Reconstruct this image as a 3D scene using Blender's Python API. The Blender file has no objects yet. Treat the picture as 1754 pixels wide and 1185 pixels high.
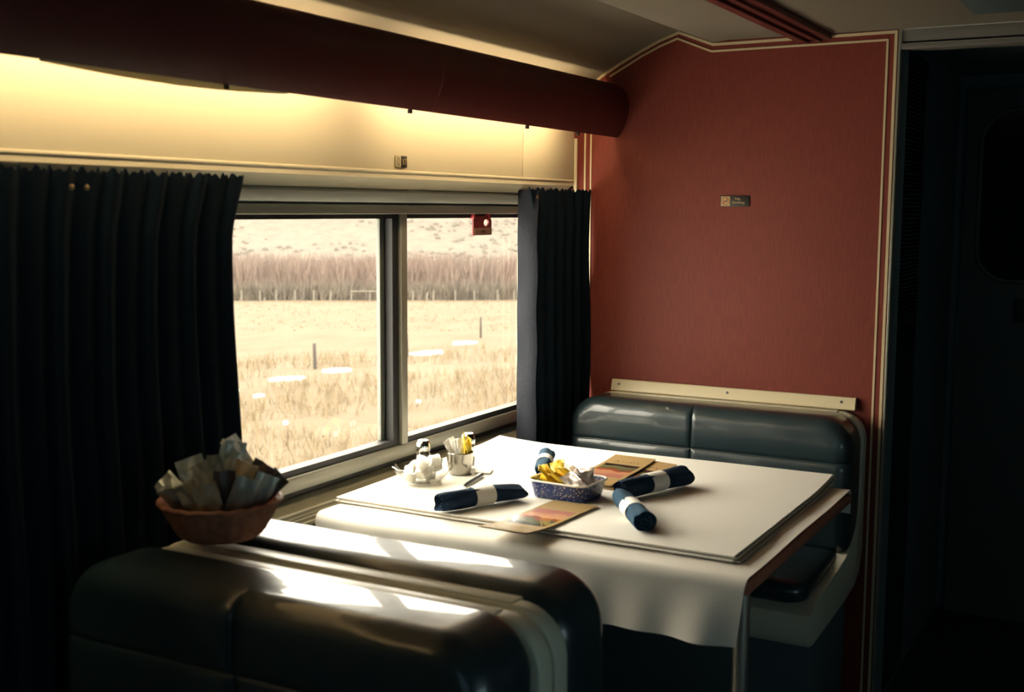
import bpy, bmesh, math, random
from math import sin, cos, pi, radians, exp, sqrt
from mathutils import Vector, Matrix, noise

random.seed(11)
SC = bpy.context.scene
COL = SC.collection

# ------------------------------------------------------------------ camera
CAM = Vector((-3.55, -1.55, 1.47))
YAW, PIT, ROL, FPX = 0.50266059, -0.11474385, 0.0059437, 2035.17
fw = Vector((cos(YAW)*cos(PIT), sin(YAW)*cos(PIT), sin(PIT)))
rt0 = Vector((sin(YAW), -cos(YAW), 0)); up0 = rt0.cross(fw)
rt = rt0*cos(ROL) + up0*sin(ROL); up = up0*cos(ROL) - rt0*sin(ROL)
cd = bpy.data.cameras.new('camera'); cam = bpy.data.objects.new('camera', cd); COL.objects.link(cam)
cd.sensor_fit = 'HORIZONTAL'; cd.sensor_width = 36.0; cd.lens = FPX/1754*36
cd.clip_start = 0.05; cd.clip_end = 2000
cam.matrix_world = Matrix(((rt.x, up.x, -fw.x, CAM.x), (rt.y, up.y, -fw.y, CAM.y), (rt.z, up.z, -fw.z, CAM.z), (0, 0, 0, 1)))
cd.dof.use_dof = True; cd.dof.focus_distance = 4.2; cd.dof.aperture_fstop = 5.0
SC.camera = cam

# ------------------------------------------------------------------ overcast sky, exposure
wd = bpy.data.worlds.new('overcast_sky'); SC.world = wd; wd.use_nodes = True
nt = wd.node_tree; nt.nodes.clear()
wo = nt.nodes.new('ShaderNodeOutputWorld'); bg = nt.nodes.new('ShaderNodeBackground')
tc = nt.nodes.new('ShaderNodeTexCoord'); sx = nt.nodes.new('ShaderNodeSeparateXYZ')
mr = nt.nodes.new('ShaderNodeMapRange'); mr.inputs['From Min'].default_value = 0; mr.inputs['From Max'].default_value = 1
mr.inputs['To Min'].default_value = 0.45; mr.inputs['To Max'].default_value = 1.0
ml = nt.nodes.new('ShaderNodeMath'); ml.operation = 'MULTIPLY'; ml.inputs[1].default_value = 24.0
bg.inputs['Color'].default_value = (1.0, 0.92, 0.775, 1)
nt.links.new(tc.outputs['Generated'], sx.inputs[0]); nt.links.new(sx.outputs['Z'], mr.inputs['Value'])
nt.links.new(mr.outputs[0], ml.inputs[0]); nt.links.new(ml.outputs[0], bg.inputs['Strength'])
nt.links.new(bg.outputs[0], wo.inputs[0])
SC.view_settings.view_transform = 'Standard'; SC.view_settings.look = 'None'
SC.view_settings.exposure = 0.0; SC.view_settings.gamma = 1.0; SC.view_settings.use_curve_mapping = False
SC.cycles.use_denoising = True; SC.cycles.max_bounces = 10; SC.cycles.diffuse_bounces = 5; SC.cycles.transparent_max_bounces = 16
SC.cycles.sample_clamp_indirect = 6.0; SC.cycles.caustics_reflective = False; SC.cycles.caustics_refractive = False

def area(name, loc, rot, sx_, sy_, power, color):
    l = bpy.data.lights.new(name, 'AREA'); l.shape = 'RECTANGLE'; l.size = sx_; l.size_y = sy_
    l.energy = power; l.color = color
    o = bpy.data.objects.new(name, l); COL.objects.link(o); o.location = loc; o.rotation_euler = rot
    return o
# daylight through the car's other windows: the opposite side and behind the camera (both drawn dim)
area('opposite_window_daylight', (-2.75, -2.66, 0.88), (radians(-90), 0, 0), 1.4, 0.5, 30.0, (0.84, 0.94, 0.92))
area('rear_car_daylight', (-5.4, -1.5, 1.3), (0, radians(-90), 0), 1.0, 1.6, 1.8, (0.46, 0.80, 1.0))

# ------------------------------------------------------------------ materials
MATS = {}
def mat(name, col, rough=0.6, metal=0.0, spec=0.5, bump=None, var=None, coat=0.0, sheen=0.0, trans=0.0, ior=1.5, stretch=None, sss=0):
    if name in MATS: return MATS[name]
    m = bpy.data.materials.new(name); m.use_nodes = True; n = m.node_tree; b = n.nodes['Principled BSDF']
    b.inputs['Base Color'].default_value = (*col, 1); b.inputs['Roughness'].default_value = rough
    b.inputs['Metallic'].default_value = metal; b.inputs['Specular IOR Level'].default_value = spec
    b.inputs['Coat Weight'].default_value = coat; b.inputs['Sheen Weight'].default_value = sheen
    b.inputs['Transmission Weight'].default_value = trans; b.inputs['IOR'].default_value = ior
    src = None
    if bump or var:
        t = n.nodes.new('ShaderNodeTexCoord'); mp = n.nodes.new('ShaderNodeMapping')
        n.links.new(t.outputs['Object'], mp.inputs[0]); src = mp
        if stretch: mp.inputs['Scale'].default_value = stretch
    if bump:
        sc, st, dist = bump
        nz = n.nodes.new('ShaderNodeTexNoise'); nz.inputs['Scale'].default_value = sc; nz.inputs['Detail'].default_value = 6
        bp = n.nodes.new('ShaderNodeBump'); bp.inputs['Strength'].default_value = st; bp.inputs['Distance'].default_value = dist
        n.links.new(src.outputs[0], nz.inputs['Vector']); n.links.new(nz.outputs['Fac'], bp.inputs['Height'])
        n.links.new(bp.outputs[0], b.inputs['Normal'])
    if var:
        sc, col2 = var
        nz = n.nodes.new('ShaderNodeTexNoise'); nz.inputs['Scale'].default_value = sc; nz.inputs['Detail'].default_value = 5
        rp = n.nodes.new('ShaderNodeMapRange'); rp.inputs['From Min'].default_value = .35; rp.inputs['From Max'].default_value = .65
        mx = n.nodes.new('ShaderNodeMix'); mx.data_type = 'RGBA'
        mx.inputs['A'].default_value = (*col, 1); mx.inputs['B'].default_value = (*col2, 1)
        n.links.new(src.outputs[0], nz.inputs['Vector']); n.links.new(nz.outputs['Fac'], rp.inputs['Value'])
        n.links.new(rp.outputs[0], mx.inputs['Factor']); n.links.new(mx.outputs['Result'], b.inputs['Base Color'])
    MATS[name] = m
    return m

def pane_mat(name, tint, gloss):
    m = bpy.data.materials.new(name); m.use_nodes = True; n = m.node_tree; n.nodes.clear()
    o = n.nodes.new('ShaderNodeOutputMaterial'); t = n.nodes.new('ShaderNodeBsdfTransparent'); g = n.nodes.new('ShaderNodeBsdfGlossy')
    f = n.nodes.new('ShaderNodeFresnel'); mx = n.nodes.new('ShaderNodeMixShader'); k = n.nodes.new('ShaderNodeMath'); k.operation = 'MULTIPLY'
    k.inputs[1].default_value = gloss; f.inputs['IOR'].default_value = 1.5; g.inputs['Roughness'].default_value = 0.02
    t.inputs['Color'].default_value = (*tint, 1)
    ge = n.nodes.new('ShaderNodeNewGeometry'); inv = n.nodes.new('ShaderNodeMath'); inv.operation = 'SUBTRACT'; inv.inputs[0].default_value = 1
    k2 = n.nodes.new('ShaderNodeMath'); k2.operation = 'MULTIPLY'
    n.links.new(ge.outputs['Backfacing'], inv.inputs[1]); n.links.new(f.outputs[0], k.inputs[0])
    n.links.new(k.outputs[0], k2.inputs[0]); n.links.new(inv.outputs[0], k2.inputs[1]); n.links.new(k2.outputs[0], mx.inputs[0])
    n.links.new(t.outputs[0], mx.inputs[1]); n.links.new(g.outputs[0], mx.inputs[2]); n.links.new(mx.outputs[0], o.inputs[0])
    return m

def emit_mat(name, col, strength):
    m = bpy.data.materials.new(name); m.use_nodes = True; b = m.node_tree.nodes['Principled BSDF']
    b.inputs['Base Color'].default_value = (*col, 1); b.inputs['Emission Color'].default_value = (*col, 1)
    b.inputs['Emission Strength'].default_value = strength
    return m

M_red = mat('red_wall_laminate', (0.200, 0.034, 0.0195), .55, spec=.3, bump=(40, .25, .004), var=(30, (0.157, 0.0245, 0.015)), stretch=(1, 9, .7))
M_redv = mat('dark_red_vinyl', (0.115, 0.022, 0.018), .5, spec=.3, bump=(160, .25, .002))
M_pin = mat('ivory_pinstripe', (0.62, 0.50, 0.30), .45)
M_ivory = mat('ivory_wall_panel', (0.74, 0.66, 0.46), .55, bump=(120, .1, .001))
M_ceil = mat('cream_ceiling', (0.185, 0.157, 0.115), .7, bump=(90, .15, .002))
M_olive = mat('olive_grey_aluminium', (0.30, 0.29, 0.235), .42, metal=.35, bump=(200, .05, .001))
M_pale = mat('pale_grey_green_plastic', (0.42, 0.43, 0.36), .45)
M_black = mat('black_rubber', (0.012, 0.012, 0.013), .6)
M_ledge = mat('sill_cream_metal', (0.62, 0.59, 0.45), .45, bump=(150, .05, .001))
M_wall = mat('lower_wall_grey', (0.34, 0.34, 0.30), .6)
M_vinyl = mat('dark_green_vinyl', (0.015, 0.031, 0.037), .36, spec=.6, bump=(20, .22, .006), coat=.5)
M_shell = mat('ivory_bench_plastic', (0.74, 0.70, 0.55), .35, bump=(150, .06, .001))
M_screw = mat('screw_steel', (0.20, 0.19, 0.17), .35, metal=.9)
M_navy = mat('navy_curtain_cloth', (0.0045, 0.0105, 0.017), .95, spec=.1, bump=(220, .5, .003))
M_floor = mat('dark_carpet', (0.012, 0.016, 0.022), .95, bump=(300, .5, .004))
M_dark = mat('dark_corridor_panel', (0.085, 0.115, 0.125), .6)
M_darkrib = mat('dark_ribbed_panel', (0.06, 0.06, 0.058), .6)
M_cloth = mat('white_tablecloth', (0.74, 0.71, 0.64), .85, spec=.2, bump=(350, .18, .002))
M_paper = mat('white_cover_paper', (0.80, 0.775, 0.71), .75, spec=.25, bump=(9, .12, .01))
M_paperb = mat('cream_cover_paper', (0.66, 0.58, 0.47), .8, spec=.2)
M_terra = mat('terracotta_edge', (0.50, 0.19, 0.11), .5, bump=(200, .2, .001))
M_steel = mat('brushed_steel', (0.46, 0.44, 0.39), .2, metal=1.0)
M_chrome = mat('chrome', (0.80, 0.79, 0.76), .12, metal=1.0)
M_legsteel = mat('table_leg_steel', (0.50, 0.48, 0.43), .38, metal=.9)
M_nap = mat('navy_napkin_cloth', (0.012, 0.028, 0.058), .9, spec=.15, bump=(260, .6, .003))
M_nap2 = mat('blue_napkin_cloth', (0.022, 0.060, 0.105), .9, spec=.15, bump=(260, .6, .003))
M_band = mat('white_paper_band', (0.80, 0.77, 0.70), .7)
M_brass = mat('brass_snap', (0.26, 0.18, 0.085), .45, metal=.8)
M_cream = mat('white_creamer_plastic', (0.80, 0.77, 0.70), .4)
M_foillid = mat('creamer_lid_foil', (0.86, 0.84, 0.80), .35, metal=.25)
M_white = mat('white_sugar_packet', (0.82, 0.80, 0.74), .6)
M_yellow = mat('yellow_packet', (0.85, 0.58, 0.03), .5, var=(40, (0.90, 0.70, 0.12)))
M_silver = mat('silver_foil_packet', (0.78, 0.76, 0.72), .3, metal=.75, bump=(70, .35, .004), var=(45, (0.80, 0.70, 0.66)))
M_foil = mat('grey_green_foil', (0.42, 0.44, 0.38), .38, metal=.55, bump=(60, .4, .004))
M_tan = mat('tan_packet', (0.36, 0.24, 0.12), .5, var=(35, (0.50, 0.42, 0.28)))
M_brown = mat('dark_brown_packet', (0.05, 0.032, 0.025), .45)
M_basket = mat('brown_basket_weave', (0.36, 0.145, 0.080), .6, var=(60, (0.25, 0.092, 0.052)), bump=(120, .4, .003))
M_rim = mat('enamel_white_rim', (0.82, 0.78, 0.68), .3)
M_ptwine = mat('pen_black', (0.02, 0.02, 0.02), .35)
M_redpl = mat('red_handle_plastic', (0.22, 0.022, 0.02), .45)
M_plate = mat('black_sign_plate', (0.018, 0.014, 0.010), .5)
M_plateb = mat('tan_sign_square', (0.50, 0.37, 0.16), .5)
M_signred = mat('sign_red', (0.42, 0.09, 0.04), .5)
M_glassw = pane_mat('window_glass', (0.97, 0.97, 0.95), 0.9)
M_glass = pane_mat('clear_tableware_glass', (0.94, 0.94, 0.92), 2.0)
M_lens = bpy.data.materials.new('pale_lens_plastic'); M_lens.use_nodes = True
_n = M_lens.node_tree; _t = _n.nodes.new('ShaderNodeBsdfTranslucent'); _t.inputs['Color'].default_value = (.62, .60, .46, 1)
_m = _n.nodes.new('ShaderNodeMixShader'); _m.inputs[0].default_value = .6; _n.nodes['Principled BSDF'].inputs['Base Color'].default_value = (.55, .53, .42, 1)
_n.links.new(_n.nodes['Principled BSDF'].outputs[0], _m.inputs[1]); _n.links.new(_t.outputs[0], _m.inputs[2]); _n.links.new(_m.outputs[0], _n.nodes['Material Output'].inputs[0])
M_tube = emit_mat('fluorescent_glow', (1.0, 0.80, 0.46), 30.0)
M_salt = mat('salt', (0.85, 0.83, 0.78), .8)
M_pepper = mat('pepper', (0.10, 0.07, 0.05), .9, var=(300, (0.35, 0.29, 0.22)))
M_wood = mat('weathered_post_wood', (0.0288, 0.0237, 0.0205), .9)
M_wood2 = mat('bleached_post_wood', (0.0960, 0.0864, 0.0704), .9)
M_snow = mat('old_snow', (0.2880, 0.2944, 0.3008), .8)
M_straw = mat('straw_grass', (0.1120, 0.0856, 0.0536), .9, spec=.1, var=(.8, (0.1296, 0.1040, 0.0704)))
M_twig = mat('pink_willow_twigs', (0.0909, 0.0691, 0.0608), .9, spec=.1, var=(.3, (0.1056, 0.0819, 0.0704)))
M_twig2 = mat('grey_brush_twigs', (0.0608, 0.0531, 0.0461), .9, spec=.1, var=(.5, (0.0832, 0.0717, 0.0589)))
M_sage = mat('grey_green_sagebrush', (0.0608, 0.0563, 0.0499), .95, spec=.1)

# ------------------------------------------------------------------ mesh helpers
class MB:
    def __init__(s): s.v = []; s.f = []
    def add(s, vs, fs):
        k = len(s.v); s.v += [tuple(v) for v in vs]; s.f += [tuple(i+k for i in f) for f in fs]; return s
    def box(s, x0, x1, y0, y1, z0, z1):
        vs = [(x, y, z) for x in (x0, x1) for y in (y0, y1) for z in (z0, z1)]
        return s.add(vs, [(0, 1, 3, 2), (4, 6, 7, 5), (0, 4, 5, 1), (2, 3, 7, 6), (0, 2, 6, 4), (1, 5, 7, 3)])
    def loft(s, rings, caps=True, closed=True):
        n = len(rings[0]); vs = [p for r in rings for p in r]; fs = []
        for i in range(len(rings)-1):
            for j in range(n if closed else n-1):
                a = i*n+j; b = i*n+(j+1) % n
                fs.append((a, b, b+n, a+n))
        if caps: fs += [tuple(range(n))[::-1], tuple((len(rings)-1)*n+j for j in range(n))]
        return s.add(vs, fs)
    def extrude(s, prof, a0, a1, axis='X', closed=True, caps=True):
        def P(a, p): return {'X': (a, p[0], p[1]), 'Y': (p[0], a, p[1]), 'Z': (p[0], p[1], a)}[axis]
        return s.loft([[P(a, p) for p in prof] for a in (a0, a1)], caps, closed)
    def tube(s, pts, r, n=10, caps=True):
        rings = []; pts = [Vector(p) for p in pts]
        for i, p in enumerate(pts):
            d = (pts[min(i+1, len(pts)-1)]-pts[max(i-1, 0)]).normalized()
            a = d.orthogonal().normalized() if i == 0 else (a-d*a.dot(d)).normalized()
            b = d.cross(a); rr = r[i] if isinstance(r, (list, tuple)) else r
            rings.append([p+a*rr*cos(2*pi*j/n)+b*rr*sin(2*pi*j/n) for j in range(n)])
        return s.loft(rings, caps)
    def lathe(s, prof, n=32, c=(0, 0, 0), mod=None):
        rings = []
        for r, z in prof:
            rings.append([(c[0]+(r*(1+(mod(2*pi*j/n, z) if mod else 0)))*cos(2*pi*j/n), c[1]+(r*(1+(mod(2*pi*j/n, z) if mod else 0)))*sin(2*pi*j/n), c[2]+z) for j in range(n)])
        return s.loft(rings, True)
    def xf(s, M):
        s.v = [tuple(M @ Vector(v)) for v in s.v]; return s
    def build(s, name, m, parent=None, smooth=30, bevel=0, seg=2):
        me = bpy.data.meshes.new(name); me.from_pydata(s.v, [], s.f)
        bm = bmesh.new(); bm.from_mesh(me)
        bmesh.ops.remove_doubles(bm, verts=bm.verts, dist=1e-6)
        bmesh.ops.recalc_face_normals(bm, faces=bm.faces)
        if bevel:
            es = [e for e in bm.edges if len(e.link_faces) == 2 and e.calc_face_angle(0) > radians(35)]
            bmesh.ops.bevel(bm, geom=es, offset=bevel, segments=seg, affect='EDGES', profile=.5, clamp_overlap=True)
        bm.to_mesh(me); bm.free()
        return link(name, me, m, parent, smooth)

def link(name, me, m, parent=None, smooth=30):
    if smooth:
        for p in me.polygons: p.use_smooth = True
        me.set_sharp_from_angle(angle=radians(smooth))
    me.materials.append(m)
    o = bpy.data.objects.new(name, me); COL.objects.link(o)
    if parent: o.parent = parent
    return o

def tag(o, label, cat, group=None, kind=None):
    o['label'] = label; o['category'] = cat
    if group: o['group'] = group
    if kind: o['kind'] = kind
    return o
def thing(name, label, cat, loc=(0, 0, 0), rz=0, group=None):
    o = bpy.data.objects.new(name, None); COL.objects.link(o); o.location = loc; o.rotation_euler = (0, 0, rz)
    o.empty_display_size = .05
    return tag(o, label, cat, group)
def struct(o): o['kind'] = 'structure'; return o
def dup(o, parent=None):
    c = o.copy(); COL.objects.link(c)
    if parent: c.parent = parent
    for ch in list(o.children): dup(ch, c)
    return c

def pillow(w, h, t, rc, re, n=9, m=6):
    """rounded slab: outline w (Y) x h (Z), z from 0 to h, thickness 0..t along X; rc = corner radii TR,TL,BL,BR; re = edge radius"""
    def outline(d):
        pts = []
        for k, (cy, cz, a0) in enumerate(((w/2, h, 0), (-w/2, h, 90), (-w/2, 0, 180), (w/2, 0, 270))):
            r = max(rc[k], re+.001); sy = 1 if cy > 0 else -1; sz = 1 if cz > 0 else -1
            for i in range(n+1):
                a = radians(a0+90*i/n)
                pts.append((cy-sy*r+(r-d)*cos(a), cz-sz*r+(r-d)*sin(a)))
        return pts
    rings = []
    for i in range(m+1):
        a = pi/2*i/m; rings.append((re*(1-sin(a)), re*(1-cos(a))))
    for i in range(m+1):
        a = pi/2*i/m; rings.append((re*(1-cos(a)), t-re+re*sin(a)))
    return MB().loft([[(x, y, z) for y, z in outline(d)] for d, x in rings])

def grooved(mb, name, m, parent, ys, zs, depth, wid, front, bulge=0, h=1, extra=True, wrinkle=0):
    """cuts seam grooves and a soft bulge into the face of a pillow that looks towards +X at X=front"""
    me = bpy.data.meshes.new(name); me.from_pydata(mb.v, [], mb.f)
    bm = bmesh.new(); bm.from_mesh(me); bmesh.ops.recalc_face_normals(bm, faces=bm.faces)
    y0 = min(v.co.y for v in bm.verts); y1 = max(v.co.y for v in bm.verts); z0 = min(v.co.z for v in bm.verts); z1 = max(v.co.z for v in bm.verts)
    cuts = []
    for y in ys: cuts += [(Vector((0, y+k*wid, 0)), Vector((0, 1, 0))) for k in (-2, -1, -.5, 0, .5, 1, 2)]
    for z in zs: cuts += [(Vector((0, 0, z+k*wid)), Vector((0, 0, 1))) for k in (-2, -1, -.5, 0, .5, 1, 2)]
    k = y0+.04
    while k < y1-.03: cuts.append((Vector((0, k, 0)), Vector((0, 1, 0)))); k += .035
    k = z0+.04
    while k < z1-.03: cuts.append((Vector((0, 0, k)), Vector((0, 0, 1)))); k += .035
    for co, no in cuts:
        bmesh.ops.bisect_plane(bm, geom=bm.verts[:]+bm.edges[:]+bm.faces[:], plane_co=co, plane_no=no)
    for v in bm.verts:
        if v.co.x > front*.55:
            wgt = min(1, (v.co.x-front*.55)/(front*.4))
            g = 0
            for y in ys: g = max(g, exp(-((v.co.y-y)/wid)**2))
            for z in zs: g = max(g, exp(-((v.co.z-z)/wid)**2))
            zz = (v.co.z-z0)/(z1-z0)
            puff = 0
            bz = [z0]+sorted(zs)+[z1]
            for a, b in zip(bz, bz[1:]):
                if a <= v.co.z <= b: puff = sin(pi*(v.co.z-a)/(b-a))
            wr = wrinkle*noise.noise(Vector((v.co.y*9, v.co.z*14, 3.1)))
            v.co.x += wgt*(-depth*g+.005*puff*(1-g)+bulge*sin(pi*min(1, max(0, zz)))+wr)
    bm.to_mesh(me); bm.free()
    return link(name, me, m, parent, 50)

def place(px, py, z):
    """the point of the plane of height z that the photograph shows at (px, py): used once, to read the layout off the photo"""
    d = rt*((px-877)/FPX)+up*((592.5-py)/FPX)+fw
    return CAM+d*((z-CAM.z)/d.z)

# ================================================================== SETTING
XB, XF = -5.5, 1.15          # back of the car, end of the vestibule
YW = 0.222                   # face of the window wall under the sill
YR = -2.72
# floor and shell
struct(MB().box(XB, XF+.2, YR, .40, -.05, 0).build('floor', M_floor, smooth=0))
struct(MB().box(XB, XF+.2, YR-.08, YR, 0, 2.2).build('wall_right', M_dark, smooth=0))
struct(MB().box(XB-.08, XB, YR, .40, 0, 2.2).build('wall_back', M_dark, smooth=0))
# window wall: below, pillars beside the window, above
W0, W1, GZ0, GZ1 = -1.69, -.055, .846, 1.443
wl = MB()
wl.box(XB, .03, YW, .38, 0, .715)
wl.box(XB, W0-.05, .262, .38, .715, 1.60)
wl.box(W1+.05, .03, .262, .38, .715, 1.60)
wl.box(W0-.05, W1+.05, .292, .38, .715, .80)
wl.box(XB, .03, .262, .38, 1.478, 1.60)
struct(wl.build('wall_left', M_wall, smooth=0))
# upper ivory panel in two lengths, with a seam
up_ = struct(MB().box(XB, -.3545, .173, .262, 1.545, 1.90).build('wall_left_panel', M_ivory, bevel=.002))
struct(MB().box(-.3515, 0, .173, .262, 1.545, 1.90).build('wall_left_panel', M_ivory, bevel=.002))
# lip under the ivory panel, shaded soffit, pale strip
prof = [(.172, 1.566), (.1710, 1.566), (.1685, 1.564), (.1685, 1.5605), (.198, 1.528), (.205, 1.518), (.262, 1.518), (.262, 1.545), (.172, 1.545)]
struct(MB().extrude(prof, XB, -.002).build('trim_1', M_ivory, smooth=40))
prof = [(.205, 1.516), (.200, 1.510), (.203, 1.498), (.212, 1.486), (.262, 1.484), (.262, 1.516)]
struct(MB().extrude(prof, XB, -.002).build('trim_2', M_pale, smooth=40))
# sill: ribbed air grille, stepped ledges
gr = MB(); n = 620
for i in range(n):
    x0 = -1.76+i*(1.74/n); x1 = x0+1.74/n*.5
    gr.add([(x0, .269, .7725), (x1, .269, .7725), (x1, .226, .7515), (x0, .226, .7515), (x0, .271, .767), (x1, .271, .767), (x1, .229, .746), (x0, .229, .746)],
           [(0, 1, 2, 3), (0, 3, 7, 4), (1, 5, 6, 2), (3, 2, 6, 7), (0, 4, 5, 1)])
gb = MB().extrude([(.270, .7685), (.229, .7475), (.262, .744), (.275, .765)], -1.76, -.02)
grill = struct(gr.build('trim_3', M_ledge, smooth=0))
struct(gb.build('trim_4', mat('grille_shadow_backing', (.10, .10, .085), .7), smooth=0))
lp = [(.262, .752), (.2275, .752), (.2235, .749), (.2235, .741), (.221, .739), (.2205, .734), (.218, .732), (.2175, .724), (.214, .722), (.213, .714), (.222, .706), (.262, .706)]
struct(MB().extrude(lp, XB, -.004).build('trim_5', M_ledge, smooth=20))

# window: frame rails, mullion, gaskets, panes
wf = bpy.data.objects.new('window_1', None); COL.objects.link(wf); wf['kind'] = 'structure'
def rail(name, m, x0, x1, y0, y1, z0, z1, bev=.003): return MB().box(x0, x1, y0, y1, z0, z1).build(name, m, wf, bevel=bev)
rail('frame_rail', M_olive, W0-.05, W1+.05, .238, .292, GZ1+.012, GZ1+.036)
rail('frame_rail', M_olive, W0-.05, W1+.05, .246, .292, GZ0-.053, GZ0-.016)
rail('frame_stile', M_olive, W0-.05, W0-.015, .246, .292, GZ0-.016, GZ1+.012)
rail('frame_stile', M_olive, W1+.015, W1+.05, .246, .292, GZ0-.016, GZ1+.012)
rail('mullion', M_olive, -.903, -.874, .244, .292, GZ0-.016, GZ1+.012)
for (a, b, l, r) in ((W0, -.932, .015, .029), (-.863, W1, .011, .015)):
    g = MB()
    g.box(a-l, b+r, .254, .290, GZ1, GZ1+.012); g.box(a-l, b+r, .254, .290, GZ0-.016, GZ0)
    g.box(a-l, a, .254, .290, GZ0, GZ1); g.box(b, b+r, .254, .290, GZ0, GZ1)
    g.build('gasket', M_black, wf, smooth=0)
    MB().box(a, b, .274, .280, GZ0, GZ1).build('glass_pane', M_glassw, wf, smooth=0)
# pale inner sash edge on the left pane
MB().box(-.952, -.932, .280, .292, GZ0, GZ1).build('sash_edge', mat('sash_grey', (.17, .18, .155), .5), wf, bevel=.002)
rail('sill_gap_shadow', M_black, W0-.05, W1+.05, .262, .292, GZ0-.068, GZ0-.053, 0)  # shadow line beneath the lower rail, put in as a black strip

# ceiling: cove curve, peak, step, flat centre
cp = [(.262, 1.80), (.172, 1.80), (.150, 1.842), (.115, 1.876), (.079, 1.900), (.019, 1.934), (-.06, 1.973), (-.12, 2.000), (-.183, 2.022), (-.295, 1.979), (-.34, 1.984), (YR, 1.984)]
cps = cp[1:]
cc = MB().extrude([(y, z) for y, z in cps]+[(YR, 2.2), (.40, 2.2), (.40, 1.80)], XB, 0.0)
struct(cc.build('ceiling', M_ceil, smooth=28))
struct(MB().box(.036, XF+.2, YR, .40, 1.95, 2.2).build('ceiling_vestibule', M_dark, smooth=0))
# dark red track on the ceiling running along the car
tr = MB(); tr.box(XB, -.003, -.655, -.548, 1.966, 1.985); tr.box(XB, -.003, -.628, -.622, 1.958, 1.966); tr.box(XB, -.003, -.590, -.584, 1.958, 1.966)
struct(tr.build('trim_6', M_redv, bevel=.002))
p = place(1668, 10, 1.984)
struct(MB().box(-1.2, p.x, -1.25, p.y, 1.962, 1.986).build('trim_7', M_dark, bevel=.004))

# red partition
pp = [(.262, 0), (.262, 1.80)]+cps[1:10]+[(-.845, 1.982), (-.845, 0)]
struct(MB().extrude([(y, z) for y, z in pp], 0, .035).build('wall_far', M_red, smooth=0))
def strip(path, w, name, m=M_pin, x=-.0025):
    mb = MB(); P = [Vector(q) for q in path]; L = []; R = []
    for i, q in enumerate(P):
        d0 = (q-P[i-1]).normalized() if i else (P[1]-q).normalized(); d1 = (P[i+1]-q).normalized() if i < len(P)-1 else d0
        t = (d0+d1).normalized(); nrm = Vector((-t.y, t.x)); k = 1/max(.4, nrm.dot(Vector((-d0.y, d0.x))))
        L.append(q+nrm*w/2*k); R.append(q-nrm*w/2*k)
    rings = [[(x, l.x, l.y), (x, r.x, r.y), (.001, r.x, r.y), (.001, l.x, l.y)] for l, r in zip(L, R)]
    return struct(mb.loft(rings).build(name, m, smooth=0))
arc = [(.172, 1.795), (.148, 1.838), (.112, 1.872), (.076, 1.896), (.016, 1.930), (-.06, 1.968), (-.12, 1.995), (-.182, 2.016)]
strip([(.133, .72), (.133, 1.74)], .006, 'trim_8')
strip([(.112, .92), (.112, 1.72)], .005, 'trim_9')
strip(arc[2:]+[(-.294, 1.973), (-.838, 1.976), (-.838, .02)], .008, 'trim_10')
strip([(.05, 1.893), (.010, 1.914), (-.06, 1.951), (-.12, 1.978), (-.178, 1.998), (-.290, 1.953), (-.815, 1.955), (-.815, .02)], .006, 'trim_11')
strip([(.166, .72), (.166, 1.70)], .010, 'trim_12', M_ivory, -.006)
# metal edging of the partition and corridor beyond it
struct(MB().box(-.004, .04, -.852, -.8455, 0, 1.984).build('trim_13', M_olive, bevel=.001))
rb = MB()
k = .01
while k < 1.93: rb.box(.036, .338, -.868, -.861-.002*(int(k*100) % 2), k, k+.009); k += .012
struct(rb.build('wall_corridor', M_darkrib, smooth=0))
struct(MB().box(.035, XF, -.868, -.80, 0, 1.96).build('wall_corridor_backing', M_dark, smooth=0))
for i, (a, b) in enumerate(((.342, .352), (.375, .385), (.412, .422))):
    struct(MB().box(a, b, -.866, -.852, 0, 1.93).build('trim_%d' % (14+i), mat('bronze_strip', (.30, .17, .08), .45, metal=.3), bevel=.001))
# header over the corridor
hd = MB(); hd.box(.005, .06, YR, -.853, 1.948, 1.984); hd.box(-.004, .06, YR, -.853, 1.926, 1.942)
struct(hd.build('trim_17', mat('header_grey', (.11, .10, .085), .6), bevel=.002))
# end wall of the vestibule with a dark door
XE = 1.0
struct(MB().box(XE, XE+.06, YR, -.80, 0, 1.96).build('wall_end', M_dark, smooth=0))
dr = bpy.data.objects.new('door_1', None); COL.objects.link(dr); dr['kind'] = 'structure'
MB().box(XE-.03, XE, -1.62, -.90, .0, 1.90).build('door_panel', mat('dark_door_paint', (.09, .095, .092), .55), dr, bevel=.004)
def rrect(w, h, r, n=8):
    o = []
    for cx, cy, a0 in ((w/2-r, h/2-r, 0), (-w/2+r, h/2-r, 90), (-w/2+r, -h/2+r, 180), (w/2-r, -h/2+r, 270)):
        for i in range(n+1):
            a = radians(a0+90*i/n); o.append((cx+r*cos(a), cy+r*sin(a)))
    return o
cy, cz, hh, ww = -1.155, 1.525, .585, .39
fr = MB().loft([[(XE-.031, cy+y, cz+z) for y, z in rrect(ww+.03, hh+.03, .12)], [(XE-.042, cy+y, cz+z) for y, z in rrect(ww+.02, hh+.02, .115)],
                [(XE-.042, cy+y, cz+z) for y, z in rrect(ww, hh, .105)], [(XE-.031, cy+y, cz+z) for y, z in rrect(ww, hh, .105)]], caps=False)
fr.build('window_gasket', mat('door_window_trim', (.07, .06, .05), .45), dr, smooth=40)
MB().loft([[(XE-.034, cy+y, cz+z) for y, z in rrect(ww, hh, .105)], [(XE-.031, cy+y, cz+z) for y, z in rrect(ww, hh, .105)]]).build('door_glass', mat('dark_door_glass', (.006, .008, .010), .06), dr, smooth=0)
MB().box(XE-.034, XE-.030, -1.165, -1.085, 1.08, 1.165).build('door_plaque', mat('dark_plaque', (.015, .017, .02), .5), dr, bevel=.002)

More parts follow.
